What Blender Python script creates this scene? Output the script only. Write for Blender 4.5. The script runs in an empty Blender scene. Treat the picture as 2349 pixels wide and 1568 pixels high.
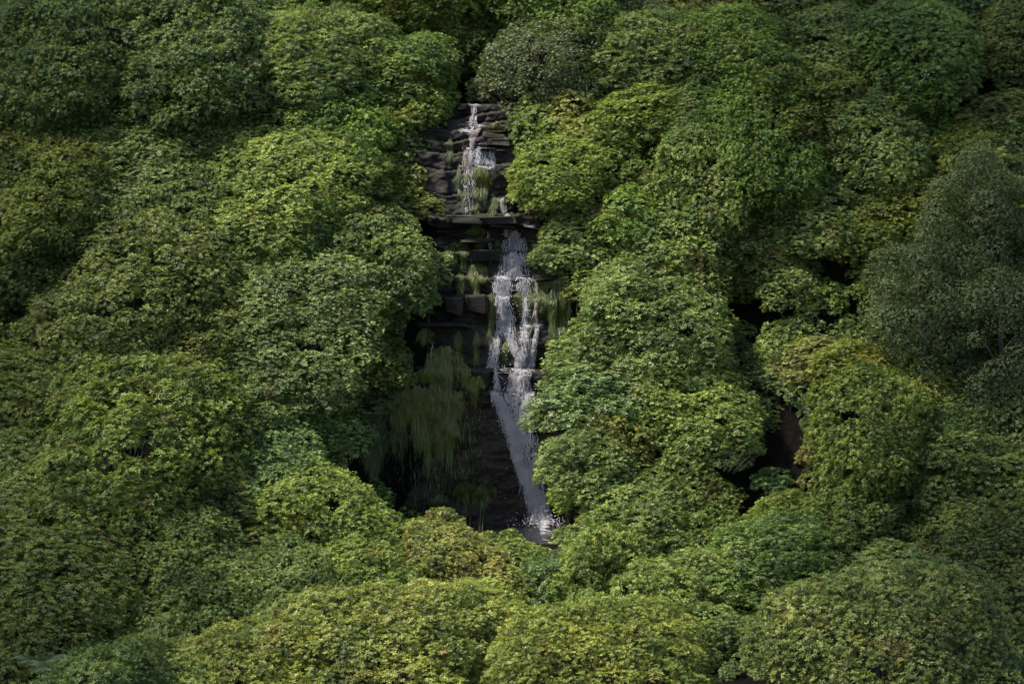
import bpy, math, random
import numpy as np
from mathutils import Vector, Matrix
R = math.radians
rng = np.random.default_rng(11)
random.seed(11)
scene = bpy.context.scene
col = scene.collection

# ------------------------------------------------------------------ camera
CAMZ, CAMY, PITCH = 12.0, -100.0, math.atan(0.0567)
KP = 1.0643 * 0.000144            # tangent per unit of the measuring sheet (2349 x 1568)
cam_d = bpy.data.cameras.new('camera'); cam = bpy.data.objects.new('camera', cam_d); col.objects.link(cam)
cam.location = (0, CAMY, CAMZ); cam.rotation_euler = (math.pi / 2 - PITCH, 0, 0)
cam_d.lens = 100; cam_d.sensor_width = 36; cam_d.clip_start = 1; cam_d.clip_end = 3000
scene.camera = cam

# ------------------------------------------------------------------ sky and sun
SUN_EL, SUN_AZ = 56.0, -108.0       # azimuth from +Y (away from the camera), minus = left
w = bpy.data.worlds.new('World'); scene.world = w; w.use_nodes = True
nt = w.node_tree; nt.nodes.clear()
wo = nt.nodes.new('ShaderNodeOutputWorld'); bg = nt.nodes.new('ShaderNodeBackground')
sky = nt.nodes.new('ShaderNodeTexSky'); sky.sky_type = 'NISHITA'; sky.sun_disc = False
sky.sun_elevation = R(SUN_EL); sky.sun_rotation = R(SUN_AZ); sky.dust_density = 2.0
bg.inputs['Strength'].default_value = 0.125
nt.links.new(sky.outputs[0], bg.inputs[0]); nt.links.new(bg.outputs[0], wo.inputs[0])
sl = bpy.data.lights.new('sun', 'SUN'); sl.energy = 4.4; sl.angle = R(5.0); sl.color = (1.0, 0.92, 0.78)
so = bpy.data.objects.new('sun', sl); col.objects.link(so)
sd = Vector((math.sin(R(SUN_AZ)) * math.cos(R(SUN_EL)), math.cos(R(SUN_AZ)) * math.cos(R(SUN_EL)), math.sin(R(SUN_EL))))
so.rotation_euler = sd.to_track_quat('Z', 'Y').to_euler(); so.location = (0, 0, 60)
vs = scene.view_settings; vs.view_transform = 'Standard'; vs.look = 'None'; vs.exposure = 1.45; vs.gamma = 1.0
scene.cycles.transparent_max_bounces = 12

# ------------------------------------------------------------------ small tools
def ray(dx, dy):
    s = (dx - 1174.5) * KP; t = (784.0 - dy) * KP
    cp, sp = math.cos(PITCH), math.sin(PITCH)
    return np.array([s, cp + t * sp, -sp + t * cp])
def at(dx, dy, Y):
    d = ray(dx, dy); k = (Y - CAMY) / d[1]
    return d[0] * k, CAMZ + d[2] * k
def scale_at(Y): return KP * (Y - CAMY)          # metres per sheet unit

def smooth(a, b, x):
    t = np.clip((x - a) / (b - a), 0, 1); return t * t * (3 - 2 * t)
_G = np.random.default_rng(5).random((64, 64))
def vnoise(x, y):
    x = np.asarray(x, float); y = np.asarray(y, float)
    xi = np.floor(x).astype(int); yi = np.floor(y).astype(int); fx = x - xi; fy = y - yi
    fx = fx * fx * (3 - 2 * fx); fy = fy * fy * (3 - 2 * fy)
    g = lambda a, b: _G[a % 64, b % 64]
    return (g(xi, yi) * (1 - fx) + g(xi + 1, yi) * fx) * (1 - fy) + (g(xi, yi + 1) * (1 - fx) + g(xi + 1, yi + 1) * fx) * fy - 0.5

def new_mesh(name, V, F, mat, parent=None, attr=None, smooth_sh=False, nper=None):
    """V (n,3), F (m,k) all faces with k corners; attr (n,4) goes to point colour 'var'."""
    me = bpy.data.meshes.new(name); V = np.ascontiguousarray(V, np.float32); F = np.ascontiguousarray(F, np.int32)
    n, m, k = len(V), len(F), F.shape[1]
    me.vertices.add(n); me.vertices.foreach_set('co', V.ravel())
    me.loops.add(m * k); me.loops.foreach_set('vertex_index', F.ravel())
    me.polygons.add(m); me.polygons.foreach_set('loop_start', np.arange(0, m * k, k, dtype=np.int32))
    if attr is not None:
        a = me.color_attributes.new('var', 'FLOAT_COLOR', 'POINT'); a.data.foreach_set('color', np.ascontiguousarray(attr, np.float32).ravel())
    me.update(calc_edges=True); me.validate()
    if smooth_sh: me.polygons.foreach_set('use_smooth', np.ones(m, bool))
    me.materials.append(mat)
    o = bpy.data.objects.new(name, me); col.objects.link(o); o.parent = parent
    return o
def tag(o, label=None, cat=None, group=None, kind=None):
    if label: o['label'] = label
    if cat: o['category'] = cat
    if group: o['group'] = group
    if kind: o['kind'] = kind
    return o
def empty(name, loc, rz=0):
    o = bpy.data.objects.new(name, None); col.objects.link(o); o.location = loc; o.rotation_euler = (0, 0, rz); o.empty_display_size = 0.3
    return o
def tubes(paths, sides=6):
    """paths: list of [(x,y,z,r), ...] -> V, F of tapered tubes"""
    V, F = [], []; off = 0
    for p in paths:
        p = np.array(p, float); n = len(p)
        for i in range(n):
            t = p[min(i + 1, n - 1), :3] - p[max(i - 1, 0), :3]; t /= (np.linalg.norm(t) + 1e-9)
            a = np.cross(t, [0.31, 0.95, 0.1]); a /= (np.linalg.norm(a) + 1e-9); b = np.cross(t, a)
            for s in range(sides):
                an = 2 * math.pi * s / sides
                V.append(p[i, :3] + p[i, 3] * (math.cos(an) * a + math.sin(an) * b))
        for i in range(n - 1):
            for s in range(sides):
                s2 = (s + 1) % sides
                F.append([off + i * sides + s, off + i * sides + s2, off + (i + 1) * sides + s2, off + (i + 1) * sides + s])
        off += n * sides
    return np.array(V), np.array(F)
def wiggle(a, b, r0, r1, n=6, amp=0.12, rr=None):
    rr = rr or random; a = Vector(a); b = Vector(b); L = (b - a).length; out = []
    o1 = Vector((rr.uniform(-1, 1), rr.uniform(-1, 1), rr.uniform(-.5, 1))) * amp * L
    for i in range(n):
        t = i / (n - 1); p = a.lerp(b, t) + o1 * math.sin(math.pi * t) + Vector((rr.uniform(-1, 1), rr.uniform(-1, 1), rr.uniform(-1, 1))) * L * 0.025 * (0 < i < n - 1)
        out.append((p.x, p.y, p.z, r0 + (r1 - r0) * t))
    return out

# ------------------------------------------------------------------ materials
def mat_new(name):
    m = bpy.data.materials.new(name); m.use_nodes = True; t = m.node_tree; t.nodes.clear(); return m, t
def N(t, typ, **kw):
    n = t.nodes.new(typ)
    for k, v in kw.items():
        if k in n.inputs: n.inputs[k].default_value = v
        else: setattr(n, k, v)
    return n
def ramp(t, fac, stops, interp='LINEAR'):
    r = t.nodes.new('ShaderNodeValToRGB'); r.color_ramp.interpolation = interp; e = r.color_ramp.elements
    while len(e) < len(stops): e.new(0.5)
    for q, (p, c) in zip(e, stops): q.position = p; q.color = (*c, 1) if len(c) == 3 else c
    t.links.new(fac, r.inputs[0]); return r
def mix(t, fac, a, b, typ='MIX'):
    m = t.nodes.new('ShaderNodeMix'); m.data_type = 'RGBA'; m.blend_type = typ
    for sock, v in ((m.inputs[0], fac), (m.inputs[6], a), (m.inputs[7], b)):
        if isinstance(v, (int, float)): sock.default_value = v
        elif isinstance(v, tuple): sock.default_value = (*v, 1)
        else: t.links.new(v, sock)
    return m.outputs[2]
def mathn(t, op, a, b=0.0, clamp=False):
    m = t.nodes.new('ShaderNodeMath'); m.operation = op; m.use_clamp = clamp
    for s, v in ((m.inputs[0], a), (m.inputs[1], b)):
        if isinstance(v, (int, float)): s.default_value = v
        else: t.links.new(v, s)
    return m.outputs[0]

def leaf_material(name, stops, bronze, rough=0.36, spec=0.5, transl=0.28, patch=0.35):
    m, t = mat_new(name)
    out = N(t, 'ShaderNodeOutputMaterial'); a = N(t, 'ShaderNodeAttribute', attribute_name='var')
    sep = N(t, 'ShaderNodeSeparateColor'); t.links.new(a.outputs['Color'], sep.inputs[0])
    oi = N(t, 'ShaderNodeObjectInfo'); geo = N(t, 'ShaderNodeNewGeometry')
    nz = N(t, 'ShaderNodeTexNoise', Scale=0.55, Detail=3.0); t.links.new(geo.outputs['Position'], nz.inputs['Vector'])
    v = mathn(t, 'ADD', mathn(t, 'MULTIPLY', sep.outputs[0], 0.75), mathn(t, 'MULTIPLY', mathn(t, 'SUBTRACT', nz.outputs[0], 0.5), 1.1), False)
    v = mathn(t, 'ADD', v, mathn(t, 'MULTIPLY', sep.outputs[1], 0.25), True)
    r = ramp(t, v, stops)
    nz2 = N(t, 'ShaderNodeTexNoise', Scale=0.8, Detail=4.0); t.links.new(geo.outputs['Position'], nz2.inputs['Vector'])
    brf = mathn(t, 'MULTIPLY', ramp(t, nz2.outputs[0], [(0.56, (0, 0, 0)), (0.68, (1, 1, 1))]).outputs[0], patch)
    brf = mathn(t, 'ADD', brf, mathn(t, 'GREATER_THAN', sep.outputs[2], 0.985), True)
    c = mix(t, brf, r.outputs[0], bronze)
    c = mix(t, 1.0, c, oi.outputs['Color'], 'MULTIPLY')
    p = N(t, 'ShaderNodeBsdfPrincipled', Roughness=rough); p.inputs['Specular IOR Level'].default_value = spec
    t.links.new(c, p.inputs['Base Color'])
    tr = N(t, 'ShaderNodeBsdfTranslucent')
    c2 = mix(t, 1.0, c, (1.25, 1.2, 0.5), 'MULTIPLY'); t.links.new(c2, tr.inputs[0])
    ms = N(t, 'ShaderNodeMixShader'); ms.inputs[0].default_value = transl
    t.links.new(p.outputs[0], ms.inputs[1]); t.links.new(tr.outputs[0], ms.inputs[2]); t.links.new(ms.outputs[0], out.inputs[0])
    return m
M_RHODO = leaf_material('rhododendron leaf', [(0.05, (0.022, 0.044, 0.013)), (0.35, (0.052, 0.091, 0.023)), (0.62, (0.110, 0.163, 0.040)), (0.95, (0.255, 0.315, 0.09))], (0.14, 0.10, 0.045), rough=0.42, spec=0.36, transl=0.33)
M_SMALL = leaf_material('small grey green leaf', [(0.1, (0.04, 0.06, 0.03)), (0.5, (0.075, 0.10, 0.05)), (0.95, (0.15, 0.17, 0.10))], (0.12, 0.10, 0.06), rough=0.42, transl=0.25)
M_BIRCH = leaf_material('birch leaf', [(0.1, (0.035, 0.055, 0.028)), (0.5, (0.06, 0.085, 0.042)), (0.95, (0.12, 0.15, 0.075))], (0.10, 0.10, 0.05), rough=0.55, spec=0.3, transl=0.25, patch=0.2)
M_FERN = leaf_material('fern frond', [(0.1, (0.04, 0.07, 0.025)), (0.9, (0.08, 0.12, 0.045))], (0.12, 0.10, 0.05), rough=0.55, transl=0.3, patch=0.1)
M_GRASS = leaf_material('hanging grass blade', [(0.05, (0.026, 0.034, 0.009)), (0.5, (0.085, 0.10, 0.024)), (0.95, (0.20, 0.205, 0.06))], (0.13, 0.10, 0.04), rough=0.5, transl=0.25, patch=0.3)

def bark_material(name, c1, c2):
    m, t = mat_new(name); out = N(t, 'ShaderNodeOutputMaterial'); p = N(t, 'ShaderNodeBsdfPrincipled', Roughness=0.85)
    g = N(t, 'ShaderNodeNewGeometry'); n = N(t, 'ShaderNodeTexNoise', Scale=9.0, Detail=5.0); t.links.new(g.outputs['Position'], n.inputs['Vector'])
    t.links.new(ramp(t, n.outputs[0], [(0.35, c1), (0.65, c2)]).outputs[0], p.inputs['Base Color']); t.links.new(p.outputs[0], out.inputs[0]); return m
M_BARK = bark_material('rhododendron bark', (0.012, 0.009, 0.007), (0.034, 0.027, 0.02))
M_BIRCHBARK = bark_material('birch bark', (0.03, 0.026, 0.02), (0.10, 0.09, 0.075))
M_DEAD = bark_material('bleached dead wood', (0.25, 0.23, 0.2), (0.5, 0.47, 0.43))

def soil_material():
    m, t = mat_new('leaf litter soil'); out = N(t, 'ShaderNodeOutputMaterial'); p = N(t, 'ShaderNodeBsdfPrincipled', Roughness=0.95); p.inputs['Specular IOR Level'].default_value = 0.08
    g = N(t, 'ShaderNodeNewGeometry'); n = N(t, 'ShaderNodeTexNoise', Scale=3.0, Detail=8.0, Roughness=0.7); t.links.new(g.outputs['Position'], n.inputs['Vector'])
    t.links.new(ramp(t, n.outputs[0], [(0.3, (0.003, 0.0025, 0.002)), (0.55, (0.0045, 0.004, 0.003)), (0.75, (0.006, 0.009, 0.003))]).outputs[0], p.inputs['Base Color'])
    b = N(t, 'ShaderNodeBump', Strength=1.0, Distance=0.35); t.links.new(n.outputs[0], b.inputs['Height']); t.links.new(b.outputs[0], p.inputs['Normal'])
    t.links.new(p.outputs[0], out.inputs[0]); return m
M_SOIL = soil_material()

def rock_material():
    m, t = mat_new('wet gritstone'); out = N(t, 'ShaderNodeOutputMaterial'); p = N(t, 'ShaderNodeBsdfPrincipled')
    a = N(t, 'ShaderNodeAttribute', attribute_name='var'); sep = N(t, 'ShaderNodeSeparateColor'); t.links.new(a.outputs['Color'], sep.inputs[0])
    g = N(t, 'ShaderNodeNewGeometry'); gs = N(t, 'ShaderNodeSeparateXYZ'); t.links.new(g.outputs['Normal'], gs.inputs[0])
    n = N(t, 'ShaderNodeTexNoise', Scale=2.2, Detail=8.0, Roughness=0.65); t.links.new(g.outputs['Position'], n.inputs['Vector'])
    nf = N(t, 'ShaderNodeTexNoise', Scale=14.0, Detail=6.0, Roughness=0.7); t.links.new(g.outputs['Position'], nf.inputs['Vector'])
    mp = N(t, 'ShaderNodeMapping'); mp.inputs['Scale'].default_value = (6.0, 6.0, 0.8); t.links.new(g.outputs['Position'], mp.inputs[0])
    ns = N(t, 'ShaderNodeTexNoise', Scale=1.0, Detail=5.0, Roughness=0.6); t.links.new(mp.outputs[0], ns.inputs['Vector'])
    dark = ramp(t, n.outputs[0], [(0.3, (0.004, 0.004, 0.006)), (0.5, (0.009, 0.0075, 0.008)), (0.7, (0.010, 0.008, 0.007))]).outputs[0]
    brown = ramp(t, nf.outputs[0], [(0.3, (0.009, 0.006, 0.005)), (0.7, (0.020, 0.013, 0.010))]).outputs[0]
    c = mix(t, ramp(t, sep.outputs[0], [(0.35, (0, 0, 0)), (0.9, (1, 1, 1))]).outputs[0], dark, brown)
    # moss: on ledge tops and in vertical streaks
    up = ramp(t, gs.outputs[2], [(0.15, (0, 0, 0)), (0.6, (1, 1, 1))]).outputs[0]
    st = mathn(t, 'MULTIPLY', ramp(t, ns.outputs[0], [(0.46, (0, 0, 0)), (0.62, (1, 1, 1))]).outputs[0], sep.outputs[1])
    mf = mathn(t, 'ADD', mathn(t, 'MULTIPLY', up, 0.6), st, True)
    mf = mathn(t, 'MULTIPLY', mf, ramp(t, nf.outputs[0], [(0.35, (0.2, 0.2, 0.2)), (0.6, (1, 1, 1))]).outputs[0])
    moss = ramp(t, n.outputs[0], [(0.35, (0.008, 0.010, 0.003)), (0.65, (0.020, 0.024, 0.007))]).outputs[0]
    c = mix(t, mf, c, moss)
    t.links.new(c, p.inputs['Base Color'])
    rg = ramp(t, n.outputs[0], [(0.4, (0.45, 0.45, 0.45)), (0.6, (0.8, 0.8, 0.8))]).outputs[0]; t.links.new(rg, p.inputs['Roughness'])
    p.inputs['Specular IOR Level'].default_value = 0.2
    b = N(t, 'ShaderNodeBump', Strength=0.7, Distance=0.06); t.links.new(nf.outputs[0], b.inputs['Height']); t.links.new(b.outputs[0], p.inputs['Normal'])
    t.links.new(p.outputs[0], out.inputs[0]); return m
M_ROCK = rock_material()

def foam_material(name='white water'):
    m, t = mat_new(name); out = N(t, 'ShaderNodeOutputMaterial'); p = N(t, 'ShaderNodeBsdfPrincipled', Roughness=0.25)
    a = N(t, 'ShaderNodeAttribute', attribute_name='var'); sep = N(t, 'ShaderNodeSeparateColor'); t.links.new(a.outputs['Color'], sep.inputs[0])
    c = mix(t, sep.outputs[0], (0.74, 0.73, 0.77), (0.46, 0.32, 0.23)); t.links.new(c, p.inputs['Base Color'])
    tr = N(t, 'ShaderNodeBsdfTranslucent'); t.links.new(c, tr.inputs[0])
    ms = N(t, 'ShaderNodeMixShader'); ms.inputs[0].default_value = 0.4
    t.links.new(p.outputs[0], ms.inputs[1]); t.links.new(tr.outputs[0], ms.inputs[2]); t.links.new(ms.outputs[0], out.inputs[0]); return m
M_FOAM = foam_material()
def film_material():
    m, t = mat_new('water film'); out = N(t, 'ShaderNodeOutputMaterial')
    a = N(t, 'ShaderNodeAttribute', attribute_name='var'); sep = N(t, 'ShaderNodeSeparateColor'); t.links.new(a.outputs['Color'], sep.inputs[0])
    g = N(t, 'ShaderNodeNewGeometry'); mp = N(t, 'ShaderNodeMapping'); mp.inputs['Scale'].default_value = (17, 17, 6.0); t.links.new(g.outputs['Position'], mp.inputs[0])
    n = N(t, 'ShaderNodeTexNoise', Scale=1.0, Detail=6.0, Roughness=0.7, Distortion=0.6); t.links.new(mp.outputs[0], n.inputs['Vector'])
    v = mathn(t, 'ADD', n.outputs[0], mathn(t, 'MULTIPLY', mathn(t, 'SUBTRACT', sep.outputs[0], 0.97), 0.30))
    foam = ramp(t, v, [(0.535, (0, 0, 0)), (0.60, (1, 1, 1))]).outputs[0]
    tr = N(t, 'ShaderNodeBsdfTransparent'); gl = N(t, 'ShaderNodeBsdfGlossy', Roughness=0.2); gl.inputs['Color'].default_value = (0.8, 0.82, 0.9, 1)
    b = N(t, 'ShaderNodeBump', Strength=1.0, Distance=0.1); t.links.new(n.outputs[0], b.inputs['Height']); t.links.new(b.outputs[0], gl.inputs['Normal'])
    m1 = N(t, 'ShaderNodeMixShader'); t.links.new(mathn(t, 'MULTIPLY', sep.outputs[0], 0.22), m1.inputs[0]); t.links.new(tr.outputs[0], m1.inputs[1]); t.links.new(gl.outputs[0], m1.inputs[2])
    c = mix(t, sep.outputs[1], (0.42, 0.42, 0.48), (0.30, 0.2, 0.13))
    df = N(t, 'ShaderNodeBsdfPrincipled', Roughness=0.35); t.links.new(c, df.inputs['Base Color']); t.links.new(b.outputs[0], df.inputs['Normal'])
    m2 = N(t, 'ShaderNodeMixShader'); t.links.new(mathn(t, 'MULTIPLY', foam, mathn(t, 'MULTIPLY', sep.outputs[0], 0.95)), m2.inputs[0])
    t.links.new(m1.outputs[0], m2.inputs[1]); t.links.new(df.outputs[0], m2.inputs[2]); t.links.new(m2.outputs[0], out.inputs[0]); return m
M_FILM = film_material()
def pool_material():
    m, t = mat_new('dark peaty water'); out = N(t, 'ShaderNodeOutputMaterial'); p = N(t, 'ShaderNodeBsdfPrincipled', Roughness=0.08)
    p.inputs['Base Color'].default_value = (0.012, 0.012, 0.014, 1)
    g = N(t, 'ShaderNodeNewGeometry'); mp = N(t, 'ShaderNodeMapping'); mp.inputs['Scale'].default_value = (3, 1.2, 3); t.links.new(g.outputs['Position'], mp.inputs[0])
    n = N(t, 'ShaderNodeTexNoise', Scale=2.0, Detail=4.0); t.links.new(mp.outputs[0], n.inputs['Vector'])
    b = N(t, 'ShaderNodeBump', Strength=0.6, Distance=0.1); t.links.new(n.outputs[0], b.inputs['Height']); t.links.new(b.outputs[0], p.inputs['Normal'])
    t.links.new(p.outputs[0], out.inputs[0]); return m
M_POOL = pool_material()

# ------------------------------------------------------------------ terrain
def Hs(y): return np.interp(y, [-60, -40, -20, -12, -8, -4, 0, 3, 5, 10, 20, 40, 100, 300], [-16, -9.5, -5.0, -2.6, -0.6, 3.4, 9, 13, 15.3, 18.2, 21.5, 28, 48, 90])
def Pg(y): return np.interp(y, [-60, -40, -20, -12, -8.5, -7.2, -6, -4, 1.5, 5.8, 8, 15, 25, 40, 100, 300], [-16, -9.5, -5.2, -2.8, -0.5, 0.15, -0.3, -0.35, -0.3, 14.2, 15.0, 17.6, 21, 26, 46, 90])
def ground(x, y):
    x = np.asarray(x, float); y = np.asarray(y, float)
    k = 0.0153 * (y + 100) / 100
    lo = (np.interp(y, [-60, -8, -6, -4.5, -3.7, -3.1, -1.5, -0.9, -0.3, 1, 2.3, 3.5, 4.6, 8, 30], [1150, 1100, 790, 790, 800, 865, 905, 930, 1005, 1000, 965, 975, 1045, 1050, 1050]) - 1174.5) * k
    hi = (np.interp(y, [-60, -8, -6, -3.2, -1.5, -0.3, 1, 2.3, 3.5, 4.6, 8, 30], [1200, 1260, 1320, 1290, 1300, 1320, 1230, 1175, 1180, 1095, 1085, 1085]) - 1174.5) * k
    wgt = 1 - smooth(0.0, 0.55, np.maximum(lo - x, x - hi))
    h = Hs(y) * (1 - wgt) + Pg(y) * wgt
    und = 1.6 * vnoise(x * 0.16 + 3, y * 0.16 + 7) + 0.7 * vnoise(x * 0.42, y * 0.42)
    # dark dell right of the fall
    h = h - 1.9 * np.exp(-(((x - 8.1) / 1.2) ** 2 + ((y + 1.5) / 3.0) ** 2))
    return h + und * (1 - wgt)
gx = np.concatenate([np.linspace(-160, -26, 40, endpoint=False), np.linspace(-26, 26, 210), np.linspace(27, 160, 40)])
gy = np.concatenate([np.linspace(-140, -30, 40, endpoint=False), np.linspace(-30, 34, 260), np.linspace(36, 300, 50)])
GX, GY = np.meshgrid(gx, gy); GZ = ground(GX, GY)
def gridfaces(nr, nc):
    i = np.arange(nr * nc).reshape(nr, nc); return np.stack([i[:-1, :-1], i[:-1, 1:], i[1:, 1:], i[1:, :-1]], -1).reshape(-1, 4)
g_ob = new_mesh('hillside', np.stack([GX, GY, GZ], -1).reshape(-1, 3), gridfaces(*GX.shape), M_SOIL, smooth_sh=True); tag(g_ob, kind='structure')

# ------------------------------------------------------------------ the rock face, bed by bed
OPEN = [(60, 1040, 1075), (150, 1050, 1080), (230, 1055, 1085), (300, 985, 1160), (340, 950, 1165), (400, 975, 1150), (490, 1020, 1200), (560, 1030, 1235), (640, 1030, 1300), (715, 1000, 1290), (730, 935, 1290), (840, 945, 1240), (900, 915, 1228), (1000, 835, 1240), (1100, 815, 1255), (1180, 930, 1270), (1225, 1180, 1300), (1240, 1230, 1260)]
DT = np.arange(1260.0, 200.0, -20.0); ZT = np.array([at(1174, q, float(np.interp(q, [240, 520, 845, 1200], [4.3, 1.45, -0.35, -1.05])))[1] for q in DT])
LEDGES = [  # (sheet y of the bed's top edge, depth of face below that edge)
    (1215, -1.05), (900, -0.75), (845, -0.35), (742, 0.05), (675, 0.30), (632, 0.62), (575, 0.95), (545, 1.25), (520, 1.45), (492, 0.95), (440, 2.0), (382, 2.15), (342, 2.75), (315, 3.1), (285, 3.45), (262, 3.9), (241, 4.3)]
_z = []
for i, (dy, Y) in enumerate(LEDGES): _z.append(at(1174, dy, Y)[1])
BZ = np.array(_z); BY = np.array([l[1] for l in LEDGES])     # bed i spans BZ[i-1]..BZ[i]; face depth BY[i]
rb = np.random.default_rng(21)
JOINTS = []; OFFS = []; TONE = []
for i in range(len(BZ) + 1):
    xs = [-9.0]
    big = 30 if i in (0, 1) else rb.uniform(1.3, 3.6)
    while xs[-1] < 7: xs.append(xs[-1] + rb.uniform(0.45, 1.0) * big)
    JOINTS.append(np.array(xs)); OFFS.append(rb.uniform(-0.16, 0.16, len(xs)) * (0.35 if i in (0, 1) else 1)); TONE.append(rb.random(len(xs)))
def cliff(x, z):
    """depth y and attributes (brown, moss) of the face"""
    x = np.asarray(x, float); z = np.asarray(z, float)
    zz = z + 0.16 * vnoise(x * 0.9, z * 0.15 + 9) + 0.34 * vnoise(x * 0.45 + 4, z * 0.12) + 0.05 * vnoise(x * 3.1, z * 0.5)
    bi = np.clip(np.searchsorted(BZ, zz), 0, len(BZ) - 1)
    lo = np.where(bi > 0, BZ[np.maximum(bi - 1, 0)], -3.0); hi = BZ[bi]
    y = BY[bi].copy(); tone = np.zeros_like(y); jd = np.full_like(y, 9.0)
    for b in range(len(BZ)):
        k = bi == b
        if not k.any(): continue
        xx = x[k] + 0.35 * vnoise(z[k] * 1.6, x[k] * 0.3 + b)
        j = np.clip(np.searchsorted(JOINTS[b], xx) - 1, 0, len(JOINTS[b]) - 2)
        y[k] += OFFS[b][j]; tone[k] = TONE[b][j]
        jd[k] = np.minimum(xx - JOINTS[b][j], JOINTS[b][j + 1] - xx)
    # rounded arrises and recessed joints
    e = np.minimum(np.minimum(hi - zz, zz - lo), jd)
    y += 0.16 * np.exp(-np.clip(np.minimum(hi - zz, zz - lo), 0, 9) / 0.025) + 0.10 * np.exp(-np.clip(jd, 0, 9) / 0.06) * (0.3 + 1.2 * np.clip(vnoise(x * 2, zz * 2) + 0.4, 0, 1))
    dyz = np.interp(z, ZT, DT); k_ = KP * 101.0
    o0 = np.interp(dyz, [o[0] for o in OPEN], [o[1] for o in OPEN]); o1 = np.interp(dyz, [o[0] for o in OPEN], [o[2] for o in OPEN]); dxx = x / k_ + 1174.5
    y += 4.0 * smooth(25, 110, np.maximum(o0 - dxx, dxx - o1)) * smooth(3.0, 9.0, z)
    # lower wall leans and swells
    low = bi <= 1
    y += np.where(low, 0.055 * zz + 0.25 * vnoise(x * 0.5 + 8, zz * 0.35), 0)
    y += 0.42 * vnoise(x * 1.0, zz * 1.3) + 0.16 * vnoise(x * 2.9 + 1, zz * 4.3) + 0.07 * vnoise(x * 7, zz * 12)
    # the two long slabs that jut out, each with its own reach
    return y, tone, bi
cx = np.arange(-8.0, 5.5, 0.045); cz = np.arange(-1.0, BZ[-1] + 0.02, 0.04)
CX, CZ = np.meshgrid(cx, cz); CY, CT, CB = cliff(CX, CZ)
# cap: run back into the hill at the top
CAPX = np.repeat(CX[-1:], 3, 0); CAPY = np.stack([CY[-1] + 0.4, CY[-1] + 1.6, CY[-1] + 4.5]); CAPZ = np.stack([CZ[-1] + 0.04, CZ[-1] + 0.08, CZ[-1] - 0.1])
AX = np.concatenate([CX, CAPX]); AY = np.concatenate([CY, CAPY]); AZ = np.concatenate([CZ, CAPZ])
AT = np.concatenate([CT, CT[-1:].repeat(3, 0)])
MOSSW = np.clip(0.55 + 0.9 * vnoise(AX * 0.6 + 2, AZ * 0.4) + 0.5 * smooth(0.6, 1.5, AX - 0.8), 0, 1)
at4 = np.stack([AT, MOSSW, AT * 0, AT * 0 + 1], -1).reshape(-1, 4)
c_ob = new_mesh('rock_face', np.stack([AX, AY, AZ], -1).reshape(-1, 3), gridfaces(*AX.shape), M_ROCK, attr=at4, smooth_sh=True)
tag(c_ob, 'dark wet stepped gritstone rock face behind the waterfall', 'rock face', kind='structure')
def on_cliff(dx, dy, off=0.05):
    Y = 0.5
    for _ in range(8):
        x, z = at(dx, dy, Y); Yn = float(cliff(np.array([x]), np.array([min(z, BZ[-1] - 0.02)]))[0][0]); Y = 0.5 * Y + 0.5 * Yn
    return x, Y - off, z

# loose slabs and boulders lying on the ledges
def boulder(loc, size, seed, label, mat=M_ROCK, rz=0.0, rx=0.0):
    nu, nv = 26, 16; r = np.random.default_rng(seed)
    u, v = np.meshgrid(np.linspace(0, 2 * math.pi, nu, endpoint=False), np.linspace(-math.pi / 2, math.pi / 2, nv))
    pw = lambda c, e: np.sign(c) * np.abs(c) ** e
    e = 0.2
    X = pw(np.cos(v), e) * pw(np.cos(u), e); Yv = pw(np.cos(v), e) * pw(np.sin(u), e); Z = pw(np.sin(v), e)
    nn = 1 + 0.60 * vnoise(X * 1.6 + seed, Z * 1.4 + Yv) + 0.12 * vnoise(X * 4 + Yv * 3, Z * 5 + seed)
    P = np.stack([X * nn * size[0], Yv * nn * size[1], Z * nn * size[2]], -1).reshape(-1, 3)
    i = np.arange(nu * nv).reshape(nv, nu); F = np.stack([i[:-1], np.roll(i, -1, 1)[:-1], np.roll(i, -1, 1)[1:], i[1:]], -1).reshape(-1, 4)
    a = np.tile([r.uniform(0.3, 0.9), r.uniform(0.5, 1), 0, 1], (len(P), 1))
    o = new_mesh('rock_slab', P, F, mat, attr=a, smooth_sh=True); o.location = loc; o.rotation_euler = (rx, float(r.uniform(-0.06, 0.06)), rz)
    tag(o, label, 'rock', 'rock slabs on the ledges of the waterfall'); return o
def slab(dx0, dx1, dy0, dy1, out, seed, label, tilt=0.0):
    x, Y, z = on_cliff((dx0 + dx1) / 2, (dy0 + dy1) / 2, 0); k = scale_at(Y)
    return boulder((x, Y - out + 0.25, z), ((dx1 - dx0) / 2 * k, 0.55, (dy1 - dy0) / 2 * k), seed, label, rz=tilt)
slab(1105, 1183, 496, 514, 0.45, 1, 'long mossy slab jutting out just above the start of the main fall')
slab(1028, 1112, 494, 513, 0.25, 2, 'flat brown slab jutting left of the longest mossy slab above the main fall', 0.05)
slab(1120, 1182, 514, 522, 0.40, 3, 'thin slab tucked below the long mossy slab beside the top of the main fall')
slab(1108, 1160, 301, 318, 0.15, 4, 'mossy squared block right of the narrow upper chute')
slab(1118, 1170, 319, 335, 0.2, 5, 'brown block under the mossy squared block right of the upper chute')
slab(1048, 1075, 240, 252, 0.2, 6, 'rounded grey boulder at the lip of the topmost cascade')
slab(1062, 1135, 545, 556, 0.2, 7, 'narrow brown ledge slab left of the main fall top')
slab(1078, 1140, 572, 600, 0.15, 8, 'bulky mossy brown slab left of the main fall, under the narrow ledge slab', 0.1)
slab(1070, 1115, 676, 718, 0.12, 9, 'big squared greenish block left of the middle of the fall')
slab(1018, 1062, 680, 720, 0.12, 10, 'dark squared block left of the big greenish block')
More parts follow.
